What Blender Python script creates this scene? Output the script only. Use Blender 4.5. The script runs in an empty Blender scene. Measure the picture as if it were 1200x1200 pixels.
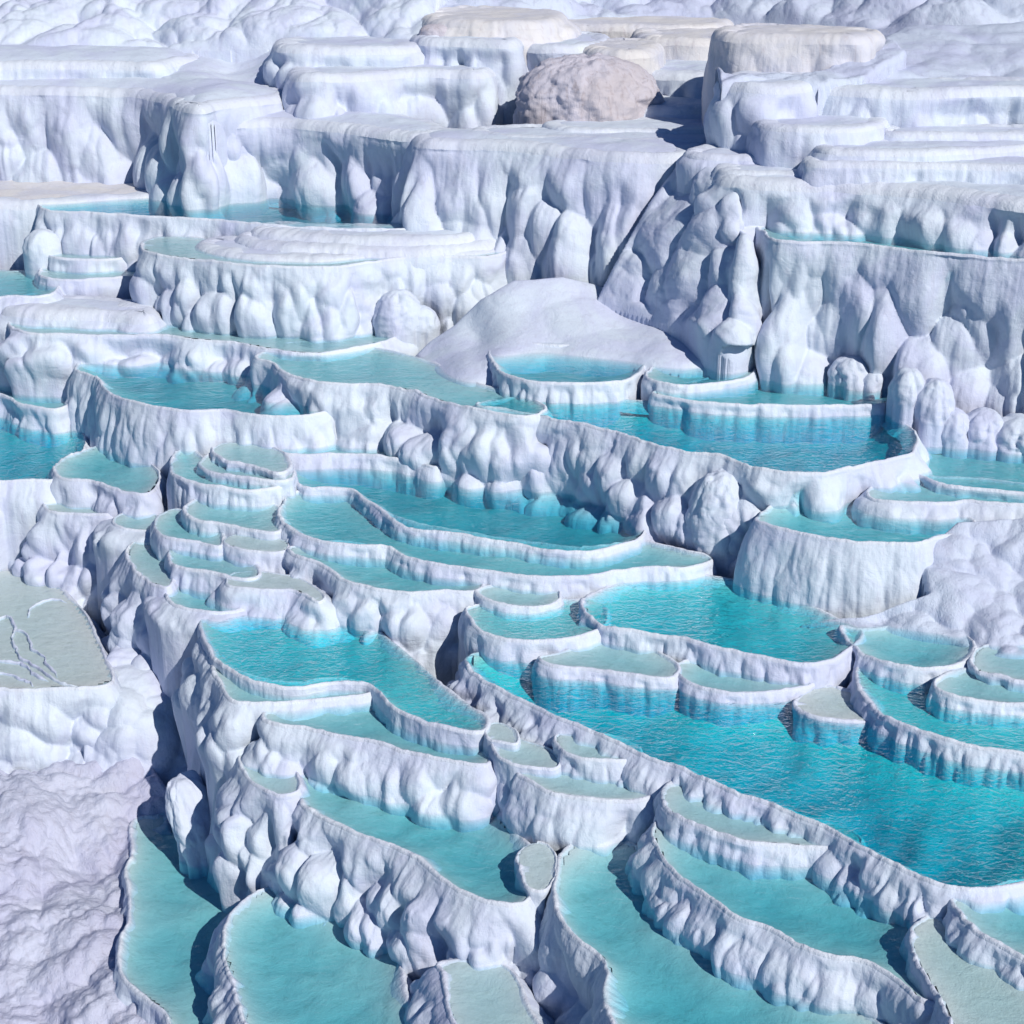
import bpy, math, zlib
import numpy as np
from mathutils import Vector
from mathutils.geometry import tessellate_polygon

# ------------------------------------------------------------------ camera, sky, sun, exposure
sc = bpy.context.scene
C = sc.collection
VFOV = math.radians(34.0)
PITCH = math.radians(-21.0)
CAMH = 23.0
cam_d = bpy.data.cameras.new('camera')
cam = bpy.data.objects.new('camera', cam_d)
C.objects.link(cam)
cam_d.sensor_fit = 'VERTICAL'
cam_d.angle = VFOV
cam_d.clip_start = 0.5
cam_d.clip_end = 3000
cam.location = (0, 0, CAMH)
cam.rotation_euler = (math.pi / 2 + PITCH, 0, 0)
sc.camera = cam

SUN_EL = math.radians(40.0)
SUN_AZ = math.radians(141.0)          # clockwise from the view direction (+Y): from the right, a little behind the camera
world = bpy.data.worlds.new('World')
sc.world = world
world.use_nodes = True
wn = world.node_tree
sky = wn.nodes.new('ShaderNodeTexSky')
sky.sky_type = 'NISHITA'
sky.sun_disc = False
sky.sun_elevation = SUN_EL
sky.sun_rotation = SUN_AZ
sky.air_density = 1.0
sky.dust_density = 0.0
sky.altitude = 2500.0
sky.ozone_density = 8.0
bgn = wn.nodes['Background']
wn.links.new(sky.outputs[0], bgn.inputs[0])
bgn.inputs[1].default_value = 0.085

sun_d = bpy.data.lights.new('sun', 'SUN')
sun_d.energy = 5.0
sun_d.angle = math.radians(0.5)
sun_d.color = (1.0, 0.92, 0.80)
sun = bpy.data.objects.new('sun', sun_d)
C.objects.link(sun)
sv = Vector((math.sin(SUN_AZ) * math.cos(SUN_EL), math.cos(SUN_AZ) * math.cos(SUN_EL), math.sin(SUN_EL)))
sun.rotation_euler = sv.to_track_quat('Z', 'Y').to_euler()
sun.location = (30, -10, 60)

sc.view_settings.view_transform = 'Standard'
sc.view_settings.look = 'None'
sc.view_settings.gamma = 1.0
sc.view_settings.exposure = -0.28
sc.view_settings.use_curve_mapping = False
sc.cycles.max_bounces = 6
sc.cycles.diffuse_bounces = 1
sc.cycles.glossy_bounces = 3
sc.cycles.transparent_max_bounces = 10
sc.cycles.volume_bounces = 0

# ------------------------------------------------------------------ pixel <-> place
FPX = 600.0 / math.tan(VFOV / 2)
_cp, _sp = math.cos(PITCH), math.sin(PITCH)
def ray(px, py):
    u = (np.asarray(px, float) - 600) / FPX
    v = (600 - np.asarray(py, float)) / FPX
    return u, _cp - v * _sp, _sp + v * _cp
def place(px, py, z):
    dx, dy, dz = ray(px, py)
    t = (z - CAMH) / dz
    return dx * t, dy * t
def slope(px, py):
    dx, dy, dz = ray(px, py)
    return dy / dz

# ------------------------------------------------------------------ noise
def _hash(ix, iy, iz, seed):
    h = (ix.astype(np.int64) * 374761393 + iy.astype(np.int64) * 668265263 + iz.astype(np.int64) * 2147483647 + int(seed) * 1274126177) & 0xFFFFFFFF
    h = ((h ^ (h >> 13)) * 1274126177) & 0xFFFFFFFF
    h = ((h ^ (h >> 16)) * 2246822519) & 0xFFFFFFFF
    return ((h ^ (h >> 15)) & 0xFFFFFF) / float(0xFFFFFF)
def vnoise(x, y, z=None, seed=0):
    x = np.asarray(x, float); y = np.asarray(y, float)
    z = np.zeros_like(x) if z is None else np.asarray(z, float)
    ix, iy, iz = np.floor(x), np.floor(y), np.floor(z)
    fx, fy, fz = x - ix, y - iy, z - iz
    fx, fy, fz = [f * f * (3 - 2 * f) for f in (fx, fy, fz)]
    r = 0
    for a in (0, 1):
        for b in (0, 1):
            for c in (0, 1):
                w = (fx if a else 1 - fx) * (fy if b else 1 - fy) * (fz if c else 1 - fz)
                r = r + w * _hash(ix + a, iy + b, iz + c, seed)
    return r * 2 - 1
def fbm(x, y, z=None, seed=0, n=3):
    r = 0; a = 1.0; f = 1.0
    for k in range(n):
        r = r + a * vnoise(x * f, y * f, None if z is None else z * f, seed + 17 * k)
        a *= 0.5; f *= 2.03
    return r
def lobes(u, v, seed=0, jit=0.85):
    """rounded bulges with sharp creases between them, 0..1"""
    u = np.asarray(u, float); v = np.asarray(v, float)
    iu, iv = np.floor(u), np.floor(v)
    best = np.full(u.shape, 9.0)
    z0 = np.zeros_like(u)
    for a in (-1, 0, 1):
        for b in (-1, 0, 1):
            cu, cv = iu + a, iv + b
            pu = cu + 0.5 + (_hash(cu, cv, z0, seed) - 0.5) * jit
            pv = cv + 0.5 + (_hash(cu, cv, z0 + 5, seed) - 0.5) * jit
            best = np.minimum(best, (u - pu) ** 2 + (v - pv) ** 2)
    return 1 - np.clip(best, 0, 1.2)
def sstep(a, b, x):
    t = np.clip((x - a) / (b - a), 0, 1)
    return t * t * (3 - 2 * t)
def csmooth(a, sig):
    """circular gaussian smoothing along axis 0"""
    k = int(max(1, min(3 * sig, len(a) // 2 - 1)))
    w = np.exp(-0.5 * (np.arange(-k, k + 1) / max(sig, 1e-3)) ** 2); w /= w.sum()
    r = np.zeros_like(a)
    for i, wi in zip(range(-k, k + 1), w):
        r += wi * np.roll(a, i, axis=0)
    return r

# ------------------------------------------------------------------ materials
def new_mat(name):
    m = bpy.data.materials.new(name); m.use_nodes = True
    nt = m.node_tree
    for n in list(nt.nodes): nt.nodes.remove(n)
    out = nt.nodes.new('ShaderNodeOutputMaterial')
    return m, nt, out
def N(nt, t, **kw):
    n = nt.nodes.new(t)
    for k, v in kw.items(): setattr(n, k, v)
    return n
def mixc(nt, fac, a, b):
    n = nt.nodes.new('ShaderNodeMix'); n.data_type = 'RGBA'
    for s, v in ((0, fac), (6, a), (7, b)):
        if hasattr(v, 'is_output'): nt.links.new(v, n.inputs[s])
        else: n.inputs[s].default_value = v if s == 0 else (*v, 1)
    return n.outputs[2]
def noise(nt, vec, scale, detail=3, rough=0.55, dist=0.0):
    n = N(nt, 'ShaderNodeTexNoise')
    n.inputs['Scale'].default_value = scale; n.inputs['Detail'].default_value = detail
    n.inputs['Roughness'].default_value = rough; n.inputs['Distortion'].default_value = dist
    nt.links.new(vec, n.inputs['Vector'])
    return n.outputs['Fac']
def ramp(nt, fac, a, b):
    n = N(nt, 'ShaderNodeMapRange'); n.interpolation_type = 'SMOOTHSTEP'
    nt.links.new(fac, n.inputs['Value'])
    n.inputs['From Min'].default_value = a; n.inputs['From Max'].default_value = b
    return n.outputs['Result']
def bump(nt, h, strength, dist, nrm=None):
    n = N(nt, 'ShaderNodeBump')
    n.inputs['Strength'].default_value = strength; n.inputs['Distance'].default_value = dist
    nt.links.new(h, n.inputs['Height'])
    if nrm is not None: nt.links.new(nrm, n.inputs['Normal'])
    return n.outputs['Normal']
def travertine(name, base, tint, stain, stain_amt=0.35, grain=0.5):
    m, nt, out = new_mat(name)
    geo = N(nt, 'ShaderNodeNewGeometry')
    pos = geo.outputs['Position']
    mp = N(nt, 'ShaderNodeMapping'); nt.links.new(pos, mp.inputs['Vector'])
    mp.inputs['Scale'].default_value = (1, 1, 0.10)
    streak = noise(nt, mp.outputs[0], 5.0, 4, 0.6, 0.4)
    fine_streak = noise(nt, mp.outputs[0], 17.0, 3, 0.6, 0.2)
    broad = noise(nt, pos, 0.35, 4, 0.6, 0.6)
    mid = noise(nt, pos, 1.7, 4, 0.6, 0.5)
    grn = noise(nt, pos, 22.0, 4, 0.65)
    c = mixc(nt, ramp(nt, broad, 0.38, 0.66), base, tint)
    f = N(nt, 'ShaderNodeMath', operation='MULTIPLY'); f.inputs[1].default_value = stain_amt
    nt.links.new(ramp(nt, streak, 0.5, 0.74), f.inputs[0])
    c = mixc(nt, f.outputs[0], c, stain)
    f2 = N(nt, 'ShaderNodeMath', operation='MULTIPLY'); f2.inputs[1].default_value = stain_amt * 0.8
    nt.links.new(ramp(nt, mid, 0.55, 0.75), f2.inputs[0])
    c = mixc(nt, f2.outputs[0], c, tuple(0.5 * (a + b) for a, b in zip(stain, tint)))
    b = N(nt, 'ShaderNodeBsdfPrincipled')
    nt.links.new(c, b.inputs['Base Color'])
    b.inputs['Roughness'].default_value = 0.7
    b.inputs['Specular IOR Level'].default_value = 0.3
    mt = N(nt, 'ShaderNodeMapping'); nt.links.new(pos, mt.inputs['Vector'])
    mt.inputs['Scale'].default_value = (1.0, 1.0, 6.0)
    terracettes = noise(nt, mt.outputs[0], 3.0, 4, 0.6, 0.8)
    n1 = bump(nt, mid, 0.4, 0.12)
    n1 = bump(nt, terracettes, 0.15, 0.05, n1)
    n2 = bump(nt, fine_streak, 0.45 * grain, 0.05, n1)
    n3 = bump(nt, grn, 0.5 * grain, 0.03, n2)
    nt.links.new(n3, b.inputs['Normal'])
    nt.links.new(b.outputs[0], out.inputs['Surface'])
    return m
def water_mat(name, sigma, wave=1.0, scale=3.0):
    m, nt, out = new_mat(name)
    geo = N(nt, 'ShaderNodeNewGeometry'); pos = geo.outputs['Position']
    mp = N(nt, 'ShaderNodeMapping'); nt.links.new(pos, mp.inputs['Vector'])
    mp.inputs['Rotation'].default_value = (0, 0, 0.5); mp.inputs['Scale'].default_value = (0.8, 1.25, 1)
    w1 = noise(nt, mp.outputs[0], scale, 2, 0.5, 0.8)
    w2 = noise(nt, mp.outputs[0], scale * 3.1, 2, 0.5, 0.6)
    nr = bump(nt, w2, 0.5 * wave, 0.05, bump(nt, w1, 0.6 * wave, 0.14))
    lw = N(nt, 'ShaderNodeLayerWeight'); lw.inputs['Blend'].default_value = 0.5
    nt.links.new(nr, lw.inputs['Normal'])
    p5 = N(nt, 'ShaderNodeMath', operation='POWER'); p5.inputs[1].default_value = 5.0
    nt.links.new(lw.outputs['Facing'], p5.inputs[0])
    fr = N(nt, 'ShaderNodeMath', operation='MULTIPLY_ADD'); fr.inputs[1].default_value = 0.98; fr.inputs[2].default_value = 0.02
    nt.links.new(p5.outputs[0], fr.inputs[0])
    gl = N(nt, 'ShaderNodeBsdfGlossy'); gl.inputs['Roughness'].default_value = 0.06
    nt.links.new(nr, gl.inputs['Normal'])
    tr = N(nt, 'ShaderNodeBsdfTransparent')
    mx = N(nt, 'ShaderNodeMixShader')
    nt.links.new(fr.outputs[0], mx.inputs[0]); nt.links.new(tr.outputs[0], mx.inputs[1]); nt.links.new(gl.outputs[0], mx.inputs[2])
    nt.links.new(mx.outputs[0], out.inputs['Surface'])
    va = N(nt, 'ShaderNodeVolumeAbsorption')
    d = max(sigma) * 1.02
    va.inputs['Density'].default_value = d
    va.inputs['Color'].default_value = (*[1 - s / d for s in sigma], 1)
    nt.links.new(va.outputs[0], out.inputs['Volume'])
    return m
M = {
    'white': travertine('white_travertine', (0.62, 0.72, 0.87), (0.56, 0.62, 0.84), (0.48, 0.51, 0.66), 0.40),
    'rim': travertine('rim_travertine', (0.67, 0.75, 0.88), (0.61, 0.67, 0.85), (0.51, 0.53, 0.65), 0.4, 0.9),
    'cream': travertine('cream_travertine', (0.68, 0.69, 0.73), (0.62, 0.65, 0.77), (0.52, 0.49, 0.54), 0.5),
    'tan': travertine('tan_travertine', (0.52, 0.50, 0.57), (0.57, 0.57, 0.69), (0.38, 0.34, 0.38), 0.7, 1.2),
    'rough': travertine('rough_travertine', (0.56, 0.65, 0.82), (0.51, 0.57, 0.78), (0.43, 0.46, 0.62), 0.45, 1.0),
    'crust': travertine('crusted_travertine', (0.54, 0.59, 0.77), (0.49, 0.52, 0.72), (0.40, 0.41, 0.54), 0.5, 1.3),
    'bed': travertine('pool_bed', (0.60, 0.67, 0.73), (0.55, 0.62, 0.69), (0.44, 0.50, 0.53), 0.55, 0.35),
    'deep': travertine('deep_bed', (0.72, 0.78, 0.80), (0.68, 0.76, 0.78), (0.60, 0.66, 0.66), 0.2, 0.8),
    'mud': travertine('muddy_bed', (0.60, 0.63, 0.66), (0.62, 0.66, 0.71), (0.48, 0.50, 0.51), 0.5, 0.5),
    'water': water_mat('clear_water', (1.25, 0.27, 0.18), 0.5, 2.6),
    'ripple': water_mat('rippled_water', (2.3, 0.20, 0.10), 1.3, 4.2),
}

# ------------------------------------------------------------------ mesh helpers
def mesh_obj(name, verts, faces, mat, parent=None, smooth=True):
    me = bpy.data.meshes.new(name)
    verts = np.ascontiguousarray(verts, np.float32)
    faces = np.ascontiguousarray(faces, np.int32)
    nf, k = faces.shape
    me.vertices.add(len(verts)); me.vertices.foreach_set('co', verts.ravel())
    me.loops.add(nf * k); me.loops.foreach_set('vertex_index', faces.ravel())
    me.polygons.add(nf)
    me.polygons.foreach_set('loop_start', np.arange(0, nf * k, k, dtype=np.int32))
    me.polygons.foreach_set('use_smooth', np.full(nf, smooth, bool))
    me.update(calc_edges=True)
    me.materials.append(mat)
    o = bpy.data.objects.new(name, me); C.objects.link(o)
    if parent is not None: o.parent = parent
    return o
def grid_faces(nr, nc, wrap, keep=None):
    j = np.arange(nc if wrap else nc - 1); j2 = (j + 1) % nc
    if keep is not None:
        k = keep[j] & keep[j2]; j, j2 = j[k], j2[k]
    i = np.arange(nr - 1)[:, None]
    return np.stack([i * nc + j, i * nc + j2, (i + 1) * nc + j2, (i + 1) * nc + j], -1).reshape(-1, 4)
def compact(v, f):
    used = np.unique(f); mp = np.full(len(v), -1); mp[used] = np.arange(len(used))
    return v[used], mp[f]
def pix(s):
    return np.array([[float(a) for a in p.split(',')] for p in s.split()])
def spline(p, n=10):
    """closed Catmull-Rom"""
    a, b, c, d = np.roll(p, 1, 0), p, np.roll(p, -1, 0), np.roll(p, -2, 0)
    t = (np.arange(n) / n)[None, :, None]
    a, b, c, d = [q[:, None, :] for q in (a, b, c, d)]
    r = 0.5 * (2 * b + (c - a) * t + (2 * a - 5 * b + 4 * c - d) * t ** 2 + (3 * b - a - 3 * c + d) * t ** 3)
    return r.reshape(-1, 2)
def resample(p, ds):
    q = np.vstack([p, p[:1]]); seg = np.hypot(*np.diff(q, axis=0).T); s = np.concatenate([[0], np.cumsum(seg)])
    n = max(24, int(s[-1] / ds)); t = np.linspace(0, s[-1], n, endpoint=False)
    return np.stack([np.interp(t, s, q[:, 0]), np.interp(t, s, q[:, 1])], 1), s[-1] / n
def area(p):
    x, y = p.T; return 0.5 * np.sum(x * np.roll(y, -1) - y * np.roll(x, -1))
def poly_dist(P, poly):
    """signed distance of points to a closed polygon, positive inside"""
    a = poly; b = np.roll(poly, -1, 0)
    out = np.empty(len(P))
    for i in range(0, len(P), 4000):
        q = P[i:i + 4000, None, :]
        ab = (b - a)[None]; aq = q - a[None]
        t = np.clip((aq * ab).sum(-1) / np.maximum((ab ** 2).sum(-1), 1e-9), 0, 1)
        d = np.sqrt(((aq - ab * t[..., None]) ** 2).sum(-1).min(1))
        cond = (a[None, :, 1] > q[..., 1]) != (b[None, :, 1] > q[..., 1])
        xi = a[None, :, 0] + (q[..., 1] - a[None, :, 1]) * (b - a)[None, :, 0] / np.where(np.abs((b - a)[None, :, 1]) < 1e-9, 1e-9, (b - a)[None, :, 1])
        ins = (cond & (q[..., 0] < xi)).sum(1) % 2 == 1
        out[i:i + 4000] = np.where(ins, d, -d)
    return out
def line_dist(P, line):
    a, b = line[:-1], line[1:]
    out = np.empty(len(P))
    for i in range(0, len(P), 4000):
        q = P[i:i + 4000, None, :]
        ab = (b - a)[None]; aq = q - a[None]
        t = np.clip((aq * ab).sum(-1) / np.maximum((ab ** 2).sum(-1), 1e-9), 0, 1)
        out[i:i + 4000] = np.sqrt(((aq - ab * t[..., None]) ** 2).sum(-1).min(1))
    return out
# ------------------------------------------------------------------ the terraces: outline of each rim (front, then back), depth, what it stands above
T = {}
def terrace(key, front, rear, depth, cons, label, cat='terrace pool', **o):
    o.update(key=key, front=pix(front), rear=pix(rear), depth=depth, cons=cons, label=label, cat=cat)
    T[key] = o
G_CRES = 'small crescent pools stepping down beside the dark cleft'
G_SHELF = 'thin flat shelves stacked below the far cliffs'

# foreground
terrace('P1', '157,960 156,1000 148,1020 152,1070 143,1095 140,1128 150,1152 190,1182 225,1235', '330,1235 300,1120 285,1040 262,1008 236,985 215,960 190,955', 0.32, [],
        'narrow green pool with ragged shore beside the rough grey slope', h=0.7, bulge=0.25, rl=0.5)
terrace('P2', '300,1045 275,1065 263,1090 263,1110 267,1130 275,1152 279,1170 288,1195 305,1240', '480,1240 476,1180 468,1130 440,1102 400,1085 360,1060 332,1036', 0.36, ['dz P1 1.0'],
        'bright turquoise pool with steep shaded bank above the narrow green pool', h=1.3, bulge=0.7, ws=0.7, hs=0.9, lob=1.4)
terrace('P3', '512,1128 518,1140 521,1155 526,1178 536,1205 545,1240', '660,1240 625,1195 600,1145 565,1130 535,1126', 0.097, ['dz P2 0.75'],
        'shallow grey pool with broad dark bank under the tall scalloped wall', h=1.1, bulge=0.9)
terrace('P4', '343,910 349,928 360,943 385,958 410,971 440,983 465,991 490,1004 512,1021 535,1038 562,1051 592,1058 617,1055', '628,1030 622,1000 600,980 570,950 520,942 480,938 450,932 410,912 370,902', 0.42,
        ['P2 450 987 438 1113 0.55', 'P3 570 1054 575 1140 0.4'],
        'long diagonal turquoise pool above the tall wall of bulging white lobes', bulge=1.05, lob=1.9, ws=0.85, hs=1.0)
terrace('P5', '281,888 286,900 296,915 312,926 334,932', '352,925 345,905 325,882 300,874 285,880', 0.15, ['P2 318 928 325 1040 0.5'],
        'tiny wedge shaped green pool on top of a tall lobed buttress', bulge=0.95, lob=1.9, ws=0.8, hs=1.1, h=2.9)
terrace('S5', '612,992 607,1005 612,1025 620,1040 638,1042', '648,1030 652,1005 642,990 628,986', 0.065, ['dz P4 0.16'],
        'tiny pale ledge pool wedged between two larger turquoise pools', h=0.7, bulge=0.1, bed='bed')
terrace('P9', '664,994 656,1008 652,1025 650,1045 655,1068 674,1096 700,1114 711,1128 712,1145 707,1168 722,1200 735,1245', '1060,1245 1010,1195 950,1165 900,1138 855,1118 800,1078 765,1030 748,1000 715,985 680,985', 0.45,
        ['dz P4 0.30'], 'wide turquoise pool with dark overhanging bank in its near corner', h=2.6, bulge=0.8, lob=1.5, ws=0.8, rl=1.0, hs=1.0)
terrace('P10', '764,972 768,985 778,1005 793,1024 810,1035 836,1052 866,1075 900,1086 936,1106 972,1118 1012,1124 1040,1140 1066,1158 1088,1175', '1120,1170 1085,1100 1068,1062 1030,1040 980,1022 930,1000 880,996 830,984 795,962 775,955', 0.40,
        ['P9 866 1075 856 1137 0.25', 'P9 972 1119 966 1180 0.25'], 'long teal pool with scalloped white wall curving below the ribbed rim', bulge=0.5, lob=1.2, ws=0.6, hs=1.0, rl=0.6)
terrace('T1', '776,925 782,945 800,958 825,969 850,977 880,984 925,987 955,990 985,993 1000,1000', '1010,985 985,970 940,960 900,945 850,935 810,918 790,915', 0.146,
        ['P10 850 977 850 1000 0.10'], 'narrow sliver of grey green water caught under the biggest turquoise pool', bulge=0.15, h=0.9, ws=0.5)
terrace('B', '547,768 552,780 562,790 574,799 600,814 626,827 653,841 700,859 735,874 767,887 800,898 835,914 867,928 897,937 940,956 980,973 1020,996 1067,1021 1100,1036 1130,1042 1165,1041 1200,1034 1270,1010', '1270,905 1200,893 1130,882 1080,868 1040,842 1000,838 940,822 900,818 860,815 820,806 780,793 740,791 690,778 650,765 610,762 575,760', 1.6,
        ['T1 860 925 858 953 0.15', 'P10 1000 984 1000 1040 0.25', 'S4 780 892 772 928 0.3'],
        'largest deep turquoise pool with sparkling ripples and long ribbed diagonal rim', wat='ripple', bulge=0.5, lob=1.3, ws=0.5, hs=0.9, h=2.4, rl=2.2, sig=0.35, bed='deep')
terrace('S4', '606,896 612,907 628,917 645,925 670,930 700,934 730,935 757,934', '775,925 765,912 735,912 690,902 650,890 625,885', 0.121,
        ['P9 700 935 690 993 0.2'], 'shallow curved ledge pool above a smooth bright white wall', bulge=0.45, lob=1.0, ws=0.8, h=2.2, hs=1.0)
terrace('S3', '652,862 656,872 664,882 682,888 705,890 730,890 742,888', '752,880 735,868 710,862 690,860 668,852', 0.121,
        ['S4 720 890 722 920 0.08', 'dz B -0.30', 'dz B -0.30'], 'small grey green pool with ridged end tucked under the ribbed rim', bulge=0.12, ws=0.4, h=1.0)
terrace('S2', '578,868 580,880 592,890 615,897 640,899 652,899', '655,888 640,876 615,868 595,862', 0.086, ['dz S4 0.14'],
        'shallow pale triangle of water beside the ribbed rim, larger of the two', bulge=0.15, ws=0.4, h=1.9)
terrace('S1', '571,850 569,858 574,866 590,869 606,871', '606,858 592,848 580,845', 0.074, ['dz S2 0.12'],
        'smallest pale triangle of water where the ribbed rim meets the white ledges', bulge=0.12, ws=0.4, h=2.0)
terrace('U1', '1116,1046 1120,1060 1134,1078 1150,1092 1170,1104 1200,1120 1260,1150', '1260,1030 1200,1036 1165,1044 1135,1046', 0.304, ['dz B -0.22', 'U2 1165 1102 1162 1134 0.2'],
        'small dark green pool hanging just under the white lip of the biggest pool', bulge=0.25, ws=0.5, h=1.9)
terrace('U2', '1072,1082 1067,1096 1073,1120 1088,1144 1104,1170 1120,1205 1135,1240', '1260,1240 1240,1190 1190,1145 1160,1120 1130,1100 1100,1080 1085,1076', 0.097, ['dz P10 0.25'],
        'shallow olive tinted pool with dark crusted edge', bulge=0.3, h=1.6, ws=0.4, bed='mud')

# left cliff complex
terrace('Q3', '312,832 310,840 322,846 345,849 365,852 400,861 440,868 480,879 520,889 555,894 573,892', '577,870 562,852 530,846 495,838 462,820 440,818 400,826 360,828 330,827', 0.30,
        ['P4 480 880 488 950 0.3', 'P4 400 861 408 915 0.3'], 'teal strip of water behind a bright smooth rounded wall', bulge=0.65, lob=1.2, ws=0.9, h=2.2, hs=1.1)
terrace('Q2', '236,744 244,770 256,792 268,818 300,822 340,821 390,816 432,812', '438,804 390,797 345,802 300,797 270,782 255,764', 0.22,
        ['P5 310 822 308 884 0.25'], 'thin wedge of pale water above a tall shadowed cliff with one sunlit side', bulge=0.7, lob=1.6, h=3.2, ws=0.9, hs=1.2)
terrace('Q1', '234,728 238,742 250,766 272,784 300,798 345,805 390,799 430,800 447,812 462,828 500,845 535,854 560,856', '572,845 545,828 515,805 480,775 455,755 430,738 390,724 330,720 280,718 250,718', 0.42,
        ['dz Q2 0.28', 'dz Q3 0.32'], 'bent teal pool with rippled surface behind the tall shadowed cliff', wat='ripple', bulge=0.15, h=2.0, ws=0.4)
terrace('N3', '340,640 348,650 366,656 386,666 402,678 420,684 445,689 485,694 522,692 556,691', '566,680 540,672 500,662 460,648 420,640 380,636', 0.30,
        ['Q1 445 689 446 746 0.3'], 'slim teal pool above a white wall fringed with fine flutes', bulge=0.65, lob=1.5, h=2.2, ws=0.7, hs=0.9)
terrace('N4', '556,692 566,700 585,706 610,709 640,708 655,700', '652,690 620,686 580,684', 0.146, ['N5 600 707 602 717 0.05'],
        'tiny oval pool with smooth white lip below the long curved rim', bulge=0.1, h=0.9)
terrace('N5', '548,712 550,722 560,736 590,747 640,750 680,745 706,734', '712,716 690,708 650,706 610,707 575,706', 0.22, ['B 640 750 640 776 0.12'],
        'small rippled teal pool with sharp dark left edge above the biggest pool', wat='ripple', bulge=0.2, h=1.5)

# crescents on the left
terrace('M12', '196,684 194,695 203,706 225,713 256,716 285,712 292,705', '292,690 270,682 240,676 215,674', 0.304, ['Q1 252 716 251 727 0.06'],
        'crescent pool with wide smooth white lip directly above the bent teal pool', bulge=0.5, h=2.4, ws=0.8, lob=1.2)
terrace('M14', '266,676 268,685 300,689 330,690 345,690 358,696 372,706', '380,698 355,680 320,672 295,670 275,671', 0.049, ['Q1 320 689 322 726 0.5'],
        'shallow grey puddle on a lumpy white apron', bulge=0.6, h=1.1, ws=0.9)
terrace('M10', '201,640 198,650 204,660 225,666 250,670 275,676 298,676', '302,664 285,652 260,645 235,638 215,634', 0.267, ['M12 250 669 248 690 0.06', 'dz M14 0.1'],
        'crescent pool beside the dark cleft, second above the bent teal pool', bulge=0.12, h=0.9, ws=0.4)
terrace('M11', '153,640 152,655 160,668 172,678 186,684 198,687', '205,670 200,650 196,636 180,630 165,630', 0.121, ['dz M12 0.18'],
        'curved shallow pool capping the dark lobed cliff', bulge=1.1, h=3.0, ws=0.9, lob=2.0, hs=1.1)
terrace('M13', '262,634 270,638 290,643 330,645', '336,634 310,628 285,625 268,628', 0.065, ['dz M10 0.30'],
        'thin streak of shallow water between lumpy white ledges', bulge=0.3, h=0.7, ws=0.5)
terrace('M8', '184,604 182,616 190,626 210,632 236,634 258,640', '262,626 245,612 225,604 205,596', 0.267, ['M10 236 632 236 645 0.05'],
        'crescent pool beside the dark cleft, third above the bent teal pool', bulge=0.12, h=0.9, ws=0.4)
terrace('M9', '136,604 133,612 145,618 165,620 182,620', '188,608 175,600 150,600', 0.121, ['M11 160 620 160 635 0.08'],
        'small grey pool with white block wall above the dark lobed cliff', bulge=0.6, h=2.6, ws=0.8, lob=1.7, hs=1.0)
terrace('M7', '217,594 222,604 238,610 258,612 280,616 300,620 326,622', '332,606 320,592 290,588 250,584 230,585', 0.181, ['dz M8 0.32', 'dz M13 0.15'],
        'shallow crescent pool with rocky notched rim beside the dark cleft', bulge=0.2, h=0.9, ws=0.35, lob=1.3)
terrace('M6', '200,546 205,556 225,563 250,568 290,572 325,569 341,560', '345,550 320,556 290,556 262,550 240,540 225,528 205,530', 0.267, ['M7 290 572 292 592 0.06'],
        'widest crescent pool with ribbed white front below the large oval pool', bulge=0.12, h=1.0, ws=0.3)
terrace('M6b', '233,540 240,548 255,553 290,559 320,562 340,561', '344,550 325,546 300,540 275,534 255,528', 0.146, ['dz M6 0.14'],
        'inner crescent pool nested inside the widest crescent', bulge=0.08, h=0.5, ws=0.3)
terrace('M6c', '249,526 256,534 268,540 290,543 308,549 328,554', '340,545 330,530 300,522 265,519', 0.121, ['dz M6b 0.14'],
        'innermost small crescent with knobbly rim at the foot of the oval pool wall', bulge=0.08, h=0.5, ws=0.3, lob=1.4)
terrace('M1', '88,431 105,438 116,444 124,456 150,468 190,477 228,481 262,479 300,485 350,487 372,484', '392,478 360,462 330,448 300,440 220,424 140,420 100,423', 0.50,
        ['M6c 290 484 292 522 0.12', 'M4 150 468 150 529 0.25'], 'large oval turquoise pool enclosed by a bright drum shaped wall', bulge=0.5, lob=1.0, ws=0.55, h=2.0)
terrace('M4', '64,546 66,556 80,561 110,563 128,569 150,575 168,577 180,570', '186,556 170,540 150,522 125,522 95,532 75,538', 0.243, ['M9 160 577 160 605 0.12', 'M5 95 562 95 588 0.1'],
        'round grey green pool with thin curved rim beside the blue rippled pool', h=1.6, bulge=0.35, ws=0.7)
terrace('M2', '-60,455 0,461 20,470 45,476 70,478', '88,466 60,452 20,445 -60,440', 0.25, ['M3 35 474 45 502 0.15'],
        'small murky pool squeezed between rounded lobes above the blue rippled pool', bulge=0.25, h=1.2, ws=0.7)
terrace('M3', '-60,566 0,563 35,562 66,560', '75,550 95,534 100,515 80,500 40,492 0,486 -60,480', 0.55, ['dz M4 -0.12', 'M5 10 563 12 590 0.1'],
        'blue rippled pool beside the round grey green pool above a tall bright wall', wat='ripple', bulge=0.45, h=3.8, ws=0.9, lob=0.9)
terrace('M5', '52,590 62,598 85,601 110,602 128,602', '134,590 110,582 80,582 60,584', 0.08, ['L1 75 601 62 684 0.5'],
        'shallow grey puddle on top of a big sunlit lobed buttress', bulge=1.1, h=2.8, ws=0.9, hs=1.2, lob=2.0, bed='mud')
terrace('L1', '-60,800 0,806 40,806 80,805 110,804 126,800', '132,792 118,760 100,725 70,692 40,676 0,672 -60,670', 0.035, ['dz Q2 -1.7'],
        'flat muddy shallow pool crossed by thin winding ridges', bulge=0.7, h=2.0, ws=1.0, lob=1.5, bed='mud', hs=1.0)

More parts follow.
